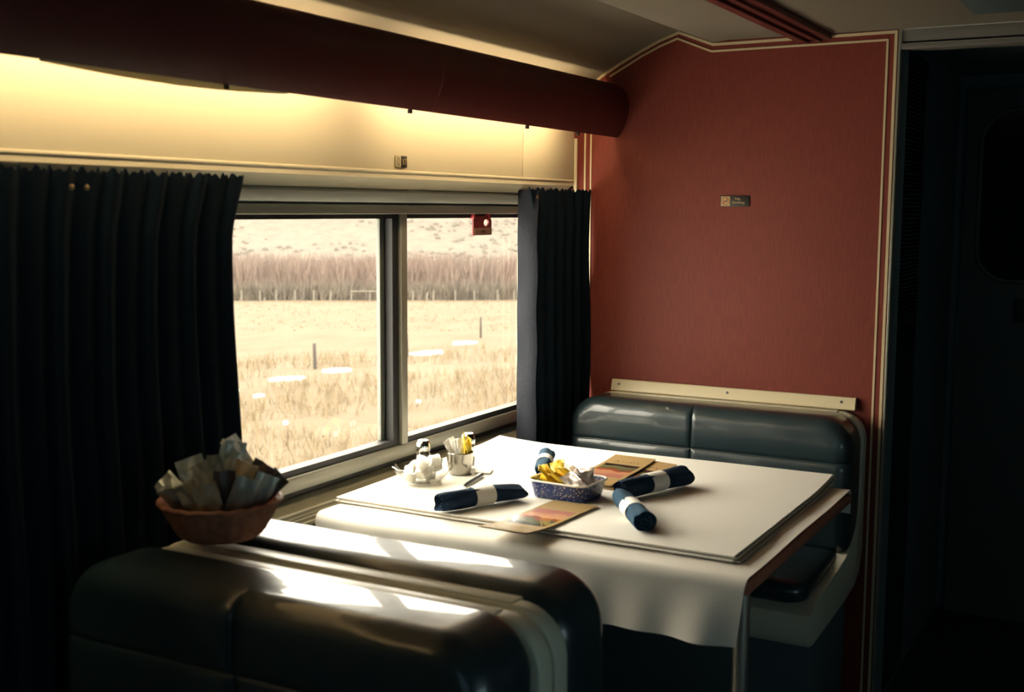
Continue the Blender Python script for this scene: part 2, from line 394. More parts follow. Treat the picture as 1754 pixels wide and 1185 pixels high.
# ================================================================== VALANCE LIGHT
vl = thing('cornice_light', 'long dark red rounded light cornice running along the wall above the window', 'light fixture')
V = []
ctl = [(.056, 1.872), (.048, 1.874), (.012, 1.862), (-.012, 1.838), (-.021, 1.805), (-.018, 1.770), (-.006, 1.735), (.008, 1.710), (.017, 1.699)]
inner = [(y+.012, z-.004) for y, z in reversed(ctl[1:-1])]
prof = ctl+[(.030, 1.702)]+inner+[(.058, 1.866)]
MB().extrude(prof, XB, -1.1135).build('cornice_cover', M_redv, vl, smooth=40)
MB().extrude(prof, -1.1105, -.004).build('cornice_cover', M_redv, vl, smooth=40)
MB().loft([[(-2.24+.6*k/16, y, 1.700-(z*(.25+.75*sin(pi*k/16)))) for y, z in ((.018, 0), (.0185, .013), (.0205, .0135), (.0215, 0))] for k in range(17)]).build('cornice_lip', M_lens, vl, smooth=40)
for x in (-2.9, -1.95, -1.04, -.22): MB().box(x-.01, x+.01, -.008, .176, 1.782, 1.787).build('bracket', M_ivory, vl, smooth=0)
for a, b in ((-3.6, -2.45), (-2.38, -1.30), (-1.13, -.16)):
    MB().tube([(a, .042, 1.770), (b, .042, 1.770)], .013, 14).build('fluorescent_tube', M_tube, vl)
for x in (-1.82, -1.20, -.62, -.30):
    MB().box(x-.004, x+.004, .012, .022, 1.690, 1.699).build('clip', M_black, vl, bevel=.001)

# ================================================================== CURTAINS
def curtain(name, label, x0, x1, y0, y1, zt, zb, pleats, amp, snaps, fold=None):
    c = thing(name, label, 'curtain', ((x0+x1)/2, (y0+y1)/2, zb))
    cx, cyy = (x0+x1)/2, (y0+y1)/2
    nx, nz = pleats*14, 44; v = []; f = []
    for k in range(2):
        for i in range(nx+1):
            s = i/nx
            for j in range(nz+1):
                t = j/nz; z = zt+(zb-zt)*t
                a = amp*(.45+.55*t)*(1+.4*sin(3*s*pleats+1))
                ph = 2*pi*pleats*s+.5*sin(5*t+s*7)
                yy = y0+(y1-y0)*s+a*sin(ph)
                xx = x0+(x1-x0)*s+.35*a*cos(ph)+.006*sin(9*t+s*3)
                if t < .10: xx += (.03 if x1 < -1 else -.042*(1-s))*(1-t/.10)*(s if x1 < -1 else 1)
                if t < .03: z += .004*sin(2*pi*pleats*3.3*s)+.003*sin(2*pi*pleats*1.7*s+1)
                if j == nz: z += .003*sin(ph)
                v.append((xx-cx, yy-cyy+(.0035 if k else 0), z-zb))
    N = (nx+1)*(nz+1)
    for i in range(nx):
        for j in range(nz):
            a = i*(nz+1)+j
            f.append((a, a+1, a+nz+2, a+nz+1)); f.append((N+a, N+a+nz+1, N+a+nz+2, N+a+1))
    for j in range(nz):
        f.append((j, N+j, N+j+1, j+1)); q = nx*(nz+1); f.append((q+j, q+j+1, N+q+j+1, N+q+j))
    for i in range(nx):
        a = i*(nz+1); b = a+nz+1; f.append((a, b, N+b, N+a)); f.append((a+nz, N+a+nz, N+b+nz, b+nz))
    m = MB(); m.v = v; m.f = f; m.build('curtain_cloth', M_navy, c, smooth=60)
    for (x, y, z) in snaps:
        MB().lathe([(.0001, 0), (.0045, .001), (.0052, .0025), (.003, .004), (.0001, .0044)], 14).xf(Matrix.Translation((x-cx, y-cyy, z-zb)) @ Matrix.Rotation(radians(90), 4, 'X')).build('snap', M_brass, c)
    return c
lc = curtain('window_curtain', 'wide dark navy curtain filling the left side, drawn between two windows', -2.62, -1.720, .093, .093, 1.532, .45, 17, .010,
             [(-2.140, .075, 1.502), (-2.108, .075, 1.502)])
rc_ = curtain('window_curtain', 'narrow dark navy curtain gathered at the corner beside the red wall', -.340, -.006, .135, .108, 1.530, .66, 6, .010,
              [(-.372, .115, 1.506)])
# turned hem of the right curtain, its edge faces the window light
hm = MB(); rows = []
for j in range(31):
    z = .0+(1.526-.752)*j/30; w = .004*sin(j*.7)
    rows.append([(x, y, z) for x, y in ((-.328+w*.3, .200), (-.333+w*.3, .201), (-.338+w, .185), (-.345+w, .160), (-.350+w, .138), (-.346+w, .126), (-.338+w, .128), (-.338+w, .160), (-.331, .185))])
hm.loft(rows).xf(Matrix.Translation((.173, -.1215, .092))).build('curtain_hem', mat('blue_hem_cloth', (.0012, .0036, .0105), .9, bump=(220, .5, .003)), rc_, smooth=50)

# ================================================================== BENCHES
def make_bench(label, x, y, rz, ztop=.89, seam=-.0375, half=.4385, dz=0):
    b = thing('bench_seat', label, 'bench', (x, y, dz), rz, 'green vinyl dining benches')
    YL, YRt = half, -half         # local: back plane X=0, seat towards +X
    sp = [(.002, .845), (.002, .47), (.03, .405), (.09, .375), (.20, .362), (.55, .345), (.592, .352), (.602, .372), (.602, .405), (.585, .432), (.50, .462), (.30, .478), (.17, .50), (.095, .55), (.058, .63), (.047, .72), (.045, .872), (.038, .880), (.010, .880), (.002, .872)]
    rings = []; y0 = YRt; HW = 2*half; rad = .075
    for e_ in [0, .003, .008, .015, .025, .037, .050, .063, .075, .2, .4, .6, .7]+[HW-k_ for k_ in (.075, .063, .050, .037, .025, .015, .008, .003, 0)]:
        d_ = min(e_, HW-e_); cut = rad-sqrt(max(0, rad*rad-(rad-min(d_, rad))**2))
        rings.append([(x_, y0+e_, z_-cut*max(0, (z_-.60)/.28)**1.5) for x_, z_ in sp])
    MB().loft(rings).build('shell', M_shell, b, smooth=40, bevel=.004)
    cu = pillow(2*half-.004, .40, .160, (.088, .088, .03, .03), .038)
    bc = grooved(cu, 'back_cushion', M_vinyl, b, [seam], [.272], .004, .0032, .160, bulge=.008, h=.40, wrinkle=.006)
    bc.location = (.042, .0, ztop-.40)
    sc_ = MB().loft([[(px_, py_, z) for px_, py_ in [(x_+.33, y_) for x_, y_ in rrect(.46-2*i, 2*half-.047-2*i, .05)]] for z, i in ((.44, .02), (.452, .004), (.475, 0), (.492, .004), (.502, .016), (.506, .04))])
    sc_.build('seat_cushion', M_vinyl, b, smooth=50)
    MB().box(.06, .44, -half+.05, half-.03, -dz, .372).build('base', M_dark, b, bevel=.01)
    MB().box(.012, .0475, YRt+.08, YL-.08, .874, .8825).build('cap_strip', M_shell, b, bevel=.003)
    return b
far = make_bench('dark green vinyl bench against the red wall under the ivory strip', 0, -.3585, pi, .885, -.0325, .4435)
bB = make_bench('dark vinyl bench facing the table, its back turned to the camera', -2.0, -.3575, 0, .897, .0315, .4175, -.017)
bA = make_bench('closest dark vinyl bench back, under the brown basket of packets', -2.003, -.3575, pi, .897, -.0315, .4175, -.018)

# ivory strip on the red wall above the far bench
rl = thing('wall_strip', 'ivory strip screwed to the red wall just above the far bench back', 'wall strip', (-.003, -.375, .884))
MB().extrude([(0, 0), (-.020, .000), (-.022, .003), (-.014, .032), (-.011, .036), (0, .036)], -.393, .393, 'Y').build('strip_body', mat('ivory_strip_paint', (.72, .62, .40), .35), rl, smooth=40)
for y in (.367, .0, -.352):
    MB().lathe([(.0001, 0), (.0045, 0), (.004, .002), (.0001, .0025)], 10).xf(Matrix.Translation((-.0165, y, .022)) @ Matrix.Rotation(radians(-90), 4, 'Y')).build('screw', M_screw, rl)

# ================================================================== TABLE
TX0, TX1, TY0, TY1, TZ = -1.352, -.50, -.868, .188, .750
tb = thing('dining_table', 'fixed dining table with a terracotta edge beside the window', 'table', ((TX0+TX1)/2, (TY0+TY1)/2, 0))
ox, oy = (TX0+TX1)/2, (TY0+TY1)/2
T = Matrix.Translation((-ox, -oy, 0))
MB().box(TX0+.012, TX1, TY0+.012, TY1, TZ-.034, TZ-.003).xf(T).build('tabletop', mat('table_laminate', (.45, .40, .32), .5), tb, bevel=.004)
eb = MB().extrude([(TY0-.001, TZ-.004), (TY0-.005, TZ-.008), (TY0-.007, TZ-.017), (TY0-.005, TZ-.027), (TY0+.000, TZ-.031), (TY0+.012, TZ-.031), (TY0+.012, TZ-.004)], TX0+.004, TX1+.006)
eb.xf(T).build('edge_band', M_terra, tb, smooth=50, bevel=.002)
MB().tube([(TX0+.075, TY0+.032, TZ-.034), (TX0+.075, TY0+.032, 0.012)], .017, 20).xf(T).build('leg', M_legsteel, tb, smooth=40)
MB().lathe([(.0001, .012), (.05, .012), (.055, .008), (.055, 0), (.0001, 0)], 24).xf(T @ Matrix.Translation((TX0+.075, TY0+.032, 0))).build('leg_foot', M_legsteel, tb, smooth=40)
MB().box(TX0+.25, TX1-.25, TY1-.04, TY1+.033, .45, TZ-.034).xf(T).build('wall_bracket', M_legsteel, tb, bevel=.003)

# tablecloth: one sheet, drapes over the near edge and a little over the far edge
def cloth():
    v = []; f = []
    ny = 90
    # path in (x, z) from the near hem up, over the top, to the far hem
    def path(s, y):
        q = (TY1-y)/(TY1-TY0)             # 0 at the window, 1 at the aisle
        drop = .125-.013*q
        r = .022
        L1 = drop; L2 = pi/2*r; L3 = TX1-TX0; L4 = .045+.03*q
        u = s*(L1+L2+L3+L4)
        wav = sin(q*21+1.2*sin(q*9))*.5+.5*sin(q*47+2)
        if u < L1:
            k = 1-u/L1
            return TX0-.006-.011*k*wav*(.6+.8*q)-.014*k*q, TZ-r+.002-(L1-u)
        u -= L1
        if u < L2:
            a = u/r
            return TX0-.006+r-r*cos(a), TZ+.002-r+r*sin(a)
        u -= L2
        if u < L3: return TX0-.006+r+u, TZ+.0022+.0012*sin(u*13+q*6)*sin(q*11)
        u -= L3
        return TX1+.016+.012*min(1, u/.02), TZ+.002-max(0, u-.010)
    ss = [i/26*.17 for i in range(26)]+[.17+.035*i/10 for i in range(10)]+[.205+i/44*.68 for i in range(44)]+[.885+.115*i/14 for i in range(15)]
    n = len(ss)
    for k in range(2):
        for i in range(ny+1):
            y = TY1-.002+(TY0+.001-(TY1-.002))*i/ny
            for s in ss:
                x, z = path(s, y)
                if k: # underside
                    x += .0016 if z < TZ-.01 and x < ox else 0; z -= .0016 if z > TZ-.01 else 0
                    if x > TX1 and z < TZ-.01: x -= .0016
                yy = y + (-.020*(1-min(1, max(0, (z-(TZ-.19))/.19)))*((TY1-y)/(TY1-TY0)) if x < TX0+.01 else 0)*-.9
                v.append((x, yy, z))
    N = (ny+1)*n
    for i in range(ny):
        for j in range(n-1):
            a = i*n+j; f.append((a, a+1, a+n+1, a+n)); f.append((N+a, N+a+n, N+a+n+1, N+a+1))
    for j in range(n-1):
        f.append((j, N+j, N+j+1, j+1)); q = ny*n; f.append((q+j, q+j+1, N+q+j+1, N+q+j))
    for i in range(ny):
        a = i*n; f.append((a, a+n, N+a+n, N+a)); a += n-1; f.append((a, N+a, N+a+n, a+n))
    m = MB(); m.v = v; m.f = f
    return m
tag(cloth().build('tablecloth', M_cloth, smooth=60), 'white tablecloth draped over the near edge of the table', 'tablecloth')

# layers of white paper table covers lying on the cloth
def paper(i, dx, dy, rz, z0, th, m):
    nx, ny = 40, 44; v = []; f = []
    X0, X1, Y0, Y1 = -1.262, -.448, -.812, .196
    cxx, cyy = (X0+X1)/2, (Y0+Y1)/2
    for k in range(2):
        for a in range(nx+1):
            for b in range(ny+1):
                s = a/nx; t = b/ny
                x = X0+(X1-X0)*s-cxx; y = Y0+(Y1-Y0)*t-cyy
                z = z0+(0 if k else th)
                z += .012*max(0, (s-.72)/.28)**2*(1-.3*t)+.010*max(0, (t-.80)/.20)**2*s
                z += .0008*sin(6*s+4*t)*sin(7*t)
                v.append((x, y, z))
    N = (nx+1)*(ny+1)
    for a in range(nx):
        for b in range(ny):
            q = a*(ny+1)+b; f.append((q, q+1, q+ny+2, q+ny+1)); f.append((N+q, N+q+ny+1, N+q+ny+2, N+q+1))
    for b in range(ny):
        f.append((b, N+b, N+b+1, b+1)); q = nx*(ny+1)+b; f.append((q, q+1, N+q+1, N+q))
    for a in range(nx):
        q = a*(ny+1); f.append((q, q+ny+1, N+q+ny+1, N+q)); q += ny; f.append((q, N+q, N+q+ny+1, q+ny+1))
    mb = MB(); mb.v = v; mb.f = f
    o = mb.build('paper_cover', m, smooth=40)
    o.location = (cxx+dx, cyy+dy, 0); o.rotation_euler = (0, 0, rz)
    return o
pz = TZ+.0042
for i, (dx, dy, rz, m, lab) in enumerate(((.006, -.010, .004, M_paperb, 'lowest cream paper table cover, directly on the tablecloth'), (-.004, .0, -.004, M_paper, 'white paper table cover second from the bottom of the layers'),
                               (.004, -.004, .003, M_paperb, 'cream paper table cover just beneath the topmost sheet'), (0, 0, 0, M_paper, 'topmost white paper table cover carrying the dishes and menus'))):
    tag(paper(i, dx, dy, rz, pz, .0026, m), lab, 'paper table cover', 'paper covers layered on the table'); pz += .0038
PZ = pz-.0012+.0016      # resting height

# ================================================================== NAPKIN ROLLS
def make_napkin(m, label, loc, rz, L=.225, ra=.0255, flat=0.0, tilt=0):
    o = thing('napkin_roll', label, 'napkin roll', loc, rz, 'rolled navy napkins with paper bands')
    rings = []; n = 28; K = 26
    for k in range(K+1):
        s = k/K; x = -L/2+L*s
        r = ra*(1-.10*exp(-((s-.52)/.10)**2)+.10*max(0, (s-.75)/.25)-.10*max(0, (.10-s)/.10)**2)
        fl = 1-flat*max(0, (s-.6)/.4)
        ring = []
        for j in range(n):
            a = 2*pi*j/n
            rr = r*(1+.05*sin(3*a+4*s)+.03*sin(5*a-7*s)+(.09 if abs(a-2.0-.6*s) < .16 else 0))
            ring.append((x+.010*sin(a*2+1)*(1 if k in (0, K) else 0), 1.0*rr*cos(a)*(1+.25*(1-fl)), rr*sin(a)*fl*.92+ra*.975*(1-.62*(1-fl))))
        rings.append(ring)
    # spiral end: step in and out
    for end, sgn in ((0, 1), (-1, -1)):
        base = rings[end]; c = Vector((sum(p[0] for p in base)/n, 0, sum(p[2] for p in base)/n)); new = []
        for q, (sc_, dxx) in enumerate(((.93, -.002), (.80, .006), (.62, .001), (.50, .010), (.30, .004), (.10, .014))):
            new.append([((c.x+dxx*sgn), c.y+(p[1]-c.y)*sc_, c.z+(p[2]-c.z)*sc_) for p in base])
        rings = (list(reversed(new))+rings) if end == 0 else rings+new
    MB().loft(rings).build('napkin', m, o, smooth=60)
    bands = []
    for s in (.40, .42, .52, .62, .64):
        x = -L/2+L*s; r = ra*1.0
        bands.append([(x, (r+.0022)*cos(2*pi*j/n), (r+.0015)*sin(2*pi*j/n)*.92+ra*.975) for j in range(n)])
    outer = bands; inn = [[(p[0], p[1]*.95, (p[2]-ra*.975)*.95+ra*.975) for p in b] for b in reversed(bands)]
    MB().loft(outer+inn+[outer[0]], caps=False).build('paper_band', M_band, o, smooth=40)
    o.rotation_euler = (0, tilt, rz)
    return o
def mid(a, b): return ((a[0]+b[0])/2, (a[1]+b[1])/2)
def ang(a, b): return math.atan2(b[1]-a[1], b[0]-a[0])
A1, A2 = (-1.268, -.104), (-1.062, -.204)
make_napkin(M_nap, 'dark napkin roll with white band lying before the glass bowl', (*mid(A1, A2), PZ), ang(A1, A2), .225, .0245, .30, 0)
C1, C2 = (-.945, -.420), (-.722, -.500)
make_napkin(M_nap, 'dark napkin roll with white band lying right of the speckled pan', (*mid(C1, C2), PZ), ang(C1, C2), .235, .026, 0)
D1, D2 = (-1.000, -.444), (-1.190, -.588)
make_napkin(M_nap2, 'blue napkin roll pointing at the near table edge, end on view', (*mid(D1, D2), PZ), ang(D1, D2), .225, .0235, 0)
B1, B2 = (-.835, -.150), (-.655, -.070)
make_napkin(M_nap2, 'blue napkin roll with white band behind the yellow packets', (*mid(B1, B2), PZ), ang(B1, B2), .20, .021, 0)

# ================================================================== SPECKLED PAN
def speckle():
    m = bpy.data.materials.new('blue_speckled_enamel'); m.use_nodes = True; n = m.node_tree; b = n.nodes['Principled BSDF']
    t = n.nodes.new('ShaderNodeTexCoord'); v = n.nodes.new('ShaderNodeTexVoronoi'); v.inputs['Scale'].default_value = 170
    r = n.nodes.new('ShaderNodeValToRGB'); r.color_ramp.elements[0].position = .20; r.color_ramp.elements[1].position = .27
    r.color_ramp.elements[0].color = (.70, .66, .56, 1); r.color_ramp.elements[1].color = (.018, .035, .135, 1)
    n.links.new(t.outputs['Object'], v.inputs['Vector']); n.links.new(v.outputs['Distance'], r.inputs[0]); n.links.new(r.outputs[0], b.inputs['Base Color'])
    b.inputs['Roughness'].default_value = .25
    return m
M_spk = speckle()
pn_c = (-.972, -.292)
pn = thing('baking_pan', 'small blue speckled enamel baking pan holding yellow and silver packets', 'pan', (*pn_c, PZ), radians(-4))
PW, PL, PH = .166, .135, .043
def rr(w, l, r, z): return [(x, y, z) for x, y in rrect(l, w, r, 8)]
MB().loft([rr(PW-.035, PL-.035, .02, .003), rr(PW-.022, PL-.022, .026, .0), rr(PW-.020, PL-.020, .026, .002), rr(PW-.003, PL-.003, .03, PH-.002), rr(PW-.008, PL-.008, .028, PH-.003), rr(PW-.025, PL-.025, .023, .0045), rr(PW-.04, PL-.04, .02, .005)]).build('pan_body', M_spk, pn, smooth=40)
rim = [Vector(p) for p in rr(PW, PL, .031, PH)]
rimo = MB()
rings = []
for k in range(len(rim)):
    d = (rim[(k+1) % len(rim)]-rim[k-1]).normalized(); nrm = Vector((d.y, -d.x, 0))
    rings.append([rim[k]+nrm*.0028*cos(2*pi*j/8)+Vector((0, 0, .0024*sin(2*pi*j/8))) for j in range(8)])
rimo.loft(rings+[rings[0]], caps=False).build('rim', M_rim, pn, smooth=60)

def packet_mesh(w, h, t, seed, curl=0.0, crk=1.0):
    rnd = random.Random(seed); nx, ny = 9, 12; v = []; f = []
    p1, p2 = rnd.uniform(0, 6), rnd.uniform(0, 6); bend = rnd.uniform(-1, 1)*curl
    for k in range(2):
        for i in range(nx+1):
            for j in range(ny+1):
                s = i/nx*2-1; q = j/ny*2-1
                e = max(0, 1-s**4)*max(0, 1-(abs(q)/.86)**4 if abs(q) < .86 else 0)
                th = (t/2*e+.0005)*(1 if k else -1)
                th += crk*(.0012*sin(5*s+p1)*cos(4*q+p2)+.0008*sin(11*s+p2)*sin(9*q+p1))
                z = th+bend*(q*q)*.5*h+rnd.uniform(-1, 1)*0
                v.append((w/2*s*(1-.03*abs(q)), h/2*q, z))
    N = (nx+1)*(ny+1)
    for i in range(nx):
        for j in range(ny):
            a = i*(ny+1)+j; f.append((a, a+1, a+ny+2, a+ny+1)); f.append((N+a, N+a+ny+1, N+a+ny+2, N+a+1))
    for j in range(ny):
        f.append((j, N+j, N+j+1, j+1)); q = nx*(ny+1)+j; f.append((q, q+1, N+q+1, N+q))
    for i in range(nx):
        q = i*(ny+1); f.append((q, q+ny+1, N+q+ny+1, N+q)); q += ny; f.append((q, N+q, N+q+ny+1, q+ny+1))
    mb = MB(); mb.v = v; mb.f = f
    return mb
def packet(name, m, w, h, t, seed, M, label, cat, group, curl=0.0, crk=1.0):
    o = packet_mesh(w, h, t, seed, curl, crk).build(name, m, smooth=50)
    o.matrix_world = M
    return tag(o, label, cat, group)
def rot(x, y, z): return Matrix.Rotation(z, 4, 'Z') @ Matrix.Rotation(y, 4, 'Y') @ Matrix.Rotation(x, 4, 'X')
rnd = random.Random(5)
PM = Matrix.Translation((*pn_c, PZ)) @ Matrix.Rotation(radians(-4), 4, 'Z')
# yellow packets heaped at the window end of the pan, silver ones at the aisle end
yp = [(-.040, .050, .012, 8, 5, 40), (.000, .052, .014, -6, 10, 80), (.040, .045, .013, 5, -8, 10), (-.045, .030, .022, 18, 8, 100), (.000, .022, .020, -12, 5, 60), (.030, .014, .026, 10, -10, 130),
      (-.040, .045, .034, 28, -20, 20), (-.012, .050, .036, -22, 18, 150), (.020, .040, .036, 26, 16, 75), (.045, .048, .034, -30, 10, 110), (-.030, .018, .036, 34, 20, 50), (.008, .020, .040, -30, -24, 15), (.036, .016, .036, 40, -15, 95),
      (-.020, .055, .050, 55, 15, 60), (.015, .045, .052, -48, 20, 120), (-.045, .060, .046, 62, -10, 30), (.046, .060, .050, -60, 12, 85), (.0, .004, .050, 58, 8, 70)]
yl = ['yellow sweetener packet heaped in the window end of the speckled pan']*len(yp)
for i, (x, y, z, a, b, c) in enumerate(yp):
    packet('sweetener_packet', M_yellow, .032, .058, .006, 40+i, PM @ Matrix.Translation((x*.62+.004, y*.80, z+.002)) @ rot(radians(a), radians(b), radians(c)), yl[i], 'packet', 'yellow packets in the pan', .30)
sp_ = [(-.044, -.036, .014, 6, 8, 35), (.004, -.044, .015, -6, 10, 70), (.046, -.036, .014, 8, -8, 120), (-.044, -.048, .028, 20, -8, 85), (.000, -.022, .028, -14, 14, 20), (.044, -.050, .030, 22, 10, 150), (-.022, -.046, .042, 34, -15, 60), (.024, -.036, .046, -38, 12, 100), (.0, -.020, .054, 44, 20, 45), (-.010, -.056, .040, -46, 8, 130), (.034, -.014, .040, 30, -18, 10), (-.040, -.020, .042, -28, 16, 160)]
for i, (x, y, z, a, b, c) in enumerate(sp_):
    packet('foil_packet', M_silver, .042, .050, .009, 80+i, PM @ Matrix.Translation((x*.66, y*.78-.012, z+.004)) @ rot(radians(a), radians(b), radians(c)), 'crumpled silver foil packet in the aisle end of the speckled pan', 'packet', 'silver packets in the pan', .16)

# ================================================================== MENUS
def menu_mat():
    m = bpy.data.materials.new('menu_cover_print'); m.use_nodes = True; n = m.node_tree; b = n.nodes['Principled BSDF']; L = n.links.new
    t = n.nodes.new('ShaderNodeTexCoord'); s = n.nodes.new('ShaderNodeSeparateXYZ'); L(t.outputs['Object'], s.inputs[0])
    nz = n.nodes.new('ShaderNodeTexNoise'); nz.inputs['Scale'].default_value = 22; nz.inputs['Detail'].default_value = 4; L(t.outputs['Object'], nz.inputs['Vector'])
    def math_(op, a, bb):
        k = n.nodes.new('ShaderNodeMath'); k.operation = op
        for i, q in enumerate((a, bb)):
            if isinstance(q, (int, float)): k.inputs[i].default_value = q
            else: L(q, k.inputs[i])
        return k.outputs[0]
    wob = math_('MULTIPLY', math_('SUBTRACT', nz.outputs['Fac'], .5), .22)
    # v: 0 at the foot of the cover, 1 at its head (local X, length .33)
    v = math_('ADD', math_('DIVIDE', s.outputs['X'], .33), .5)
    vw = math_('ADD', v, wob)
    cr = n.nodes.new('ShaderNodeValToRGB'); cr.color_ramp.interpolation = 'CONSTANT'
    e = cr.color_ramp.elements; e[0].position = 0; e[0].color = (.50, .20, .15, 1); e[1].position = .36; e[1].color = (.62, .29, .16, 1)
    for p_, c_ in ((.47, (.36, .075, .03, 1)), (.55, (.10, .12, .045, 1)), (.60, (.17, .19, .08, 1)), (.655, (.014, .012, .010, 1))):
        q = e.new(p_); q.color = c_
    L(vw, cr.inputs[0])
    inx = math_('MULTIPLY', math_('GREATER_THAN', v, .26), math_('LESS_THAN', v, .72))
    iny = math_('LESS_THAN', math_('ABSOLUTE', s.outputs['Y'], 0), .050)
    msk = math_('MULTIPLY', inx, iny)
    # small strokes of a title at the head
    tx = math_('MULTIPLY', math_('GREATER_THAN', v, .79), math_('LESS_THAN', v, .83))
    w2 = n.nodes.new('ShaderNodeTexNoise'); w2.inputs['Scale'].default_value = 130; L(t.outputs['Object'], w2.inputs['Vector'])
    tx = math_('MULTIPLY', math_('MULTIPLY', tx, math_('GREATER_THAN', w2.outputs['Fac'], .58)), math_('LESS_THAN', math_('ABSOLUTE', s.outputs['Y'], 0), .038))
    mx = n.nodes.new('ShaderNodeMix'); mx.data_type = 'RGBA'; mx.inputs['A'].default_value = (.50, .345, .15, 1); L(msk, mx.inputs['Factor']); L(cr.outputs[0], mx.inputs['B'])
    m2 = n.nodes.new('ShaderNodeMix'); m2.data_type = 'RGBA'; L(tx, m2.inputs['Factor']); L(mx.outputs['Result'], m2.inputs['A']); m2.inputs['B'].default_value = (.12, .085, .045, 1)
    L(m2.outputs['Result'], b.inputs['Base Color']); b.inputs['Roughness'].default_value = .22; b.inputs['Coat Weight'].default_value = .5
    return m
M_menu = menu_mat()
def make_menu(label, c, rz, z, lift):
    L_, W_ = .335, .120; nx, ny = 36, 8
    o = thing('menu', label, 'menu', (c[0], c[1], z), rz, 'printed menus on the table')
    def leaf(name, m, dz, open_):
        v = []; f = []
        for k in range(2):
            for i in range(nx+1):
                for j in range(ny+1):
                    s = i/nx; q = j/ny
                    zz = dz+(.0006 if k else 0)+open_*q+lift*max(0, (s-.55)/.45)**2 if lift > 0 else dz+(.0006 if k else 0)+open_*q
                    if lift == 0: zz += .0125*max(0, ((c[0]+L_*(s-.5)+1.262)/.814-.72)/.28)**2
                    v.append((L_*(s-.5), W_*(q-.5), zz))
        N = (nx+1)*(ny+1)
        for i in range(nx):
            for j in range(ny):
                a = i*(ny+1)+j; f.append((a, a+1, a+ny+2, a+ny+1)); f.append((N+a, N+a+ny+1, N+a+ny+2, N+a+1))
        for j in range(ny):
            f.append((j, N+j, N+j+1, j+1)); a = nx*(ny+1)+j; f.append((a, a+1, N+a+1, N+a))
        for i in range(nx):
            a = i*(ny+1); f.append((a, a+ny+1, N+a+ny+1, N+a)); a += ny; f.append((a, N+a, N+a+ny+1, a+ny+1))
        mb = MB(); mb.v = v; mb.f = f; mb.build(name, m, o, smooth=50)
    leaf('inner_leaf', M_paperb, .0005, 0.0)
    leaf('cover', M_menu, .0024, .002)
    return o
# the near one lies upside down, head towards the camera
make_menu('tan menu with a desert picture jutting over the near table edge', (-1.205, -.337), pi-radians(3), PZ-.0008, .012)
make_menu('lower tan menu peeking out at the aisle side of another menu', (-.690, -.330), radians(-6.5), PZ-.0008, 0)
make_menu('upper tan menu lying askew on another menu behind the pan', (-.690, -.288), radians(2.0), PZ+.0052, 0)

# ================================================================== GLASS BOWL WITH CREAMERS
bc_ = (-1.045, .085)
bo = thing('glass_bowl', 'shallow clear glass bowl full of white creamer cups', 'bowl', (*bc_, PZ))
mod = lambda a, z: .03*sin(12*a) if z > .012 else 0
MB().lathe([(.0001, .003), (.030, .003), (.036, .0), (.040, .003), (.058, .018), (.072, .036), (.077, .046), (.075, .047), (.069, .037), (.055, .021), (.036, .007), (.0001, .006)], 72, mod=mod).build('bowl_body', M_glass, bo, smooth=60)
def make_creamer(loc, R_):
    o = thing('creamer_cup', '', 'creamer cup', (0, 0, 0), 0, 'creamer cups in the glass bowl')
    MB().lathe([(.0001, 0), (.0135, 0), (.0145, .001), (.0155, .010), (.0180, .021), (.0182, .0225), (.0001, .0225)], 20).build('cup_body', M_cream, o, smooth=40)
    MB().lathe([(.0001, .0226), (.0198, .0226), (.0200, .0232), (.0198, .0238), (.014, .0242), (.0001, .0240)], 20).build('lid', M_foillid, o, smooth=40)
    return o
cr_spots = [(-.030, .020, .012, 10, 5, 'white creamer cup at the window side of the glass bowl'), (.010, -.030, .012, 175, 8, 'white creamer cup low at the aisle side of the glass bowl'), (.034, .012, .014, 95, 30, 'white creamer cup lying sideways toward the steel cup'),
            (-.032, -.010, .028, 60, 100, 'white creamer cup at the near rim of the glass bowl'), (-.004, .000, .044, 120, 50, 'white creamer cup tipped over in the middle of the bowl'), (.030, -.024, .034, 35, 140, 'white creamer cup at the far aisle rim of the bowl'),
            (-.026, .034, .034, 80, 20, 'white creamer cup against the window rim of the bowl'), (.004, .030, .050, 150, 75, 'white creamer cup leaning at the first shaker'), (-.026, -.008, .050, 30, 10, 'topmost creamer cup toward the near bench'), (.014, -.010, .058, 100, 60, 'topmost creamer cup toward the steel cup')]
c0 = None
for x, y, z, a, b, lab in cr_spots:
    if c0 is None: c0 = make_creamer(None, None); o = c0
    else: o = dup(c0)
    o['label'] = lab
    o.location = (bc_[0]+x, bc_[1]+y, PZ+z); o.rotation_euler = (radians(a), 0, radians(b))

rv = Vector((rt.x, rt.y, 0)).normalized(); fv = Vector((-rv.y, rv.x, 0))
BM0 = Matrix(((rv.x, fv.x, 0, 0), (rv.y, fv.y, 0, 0), (0, 0, 1, 0), (0, 0, 0, 1)))
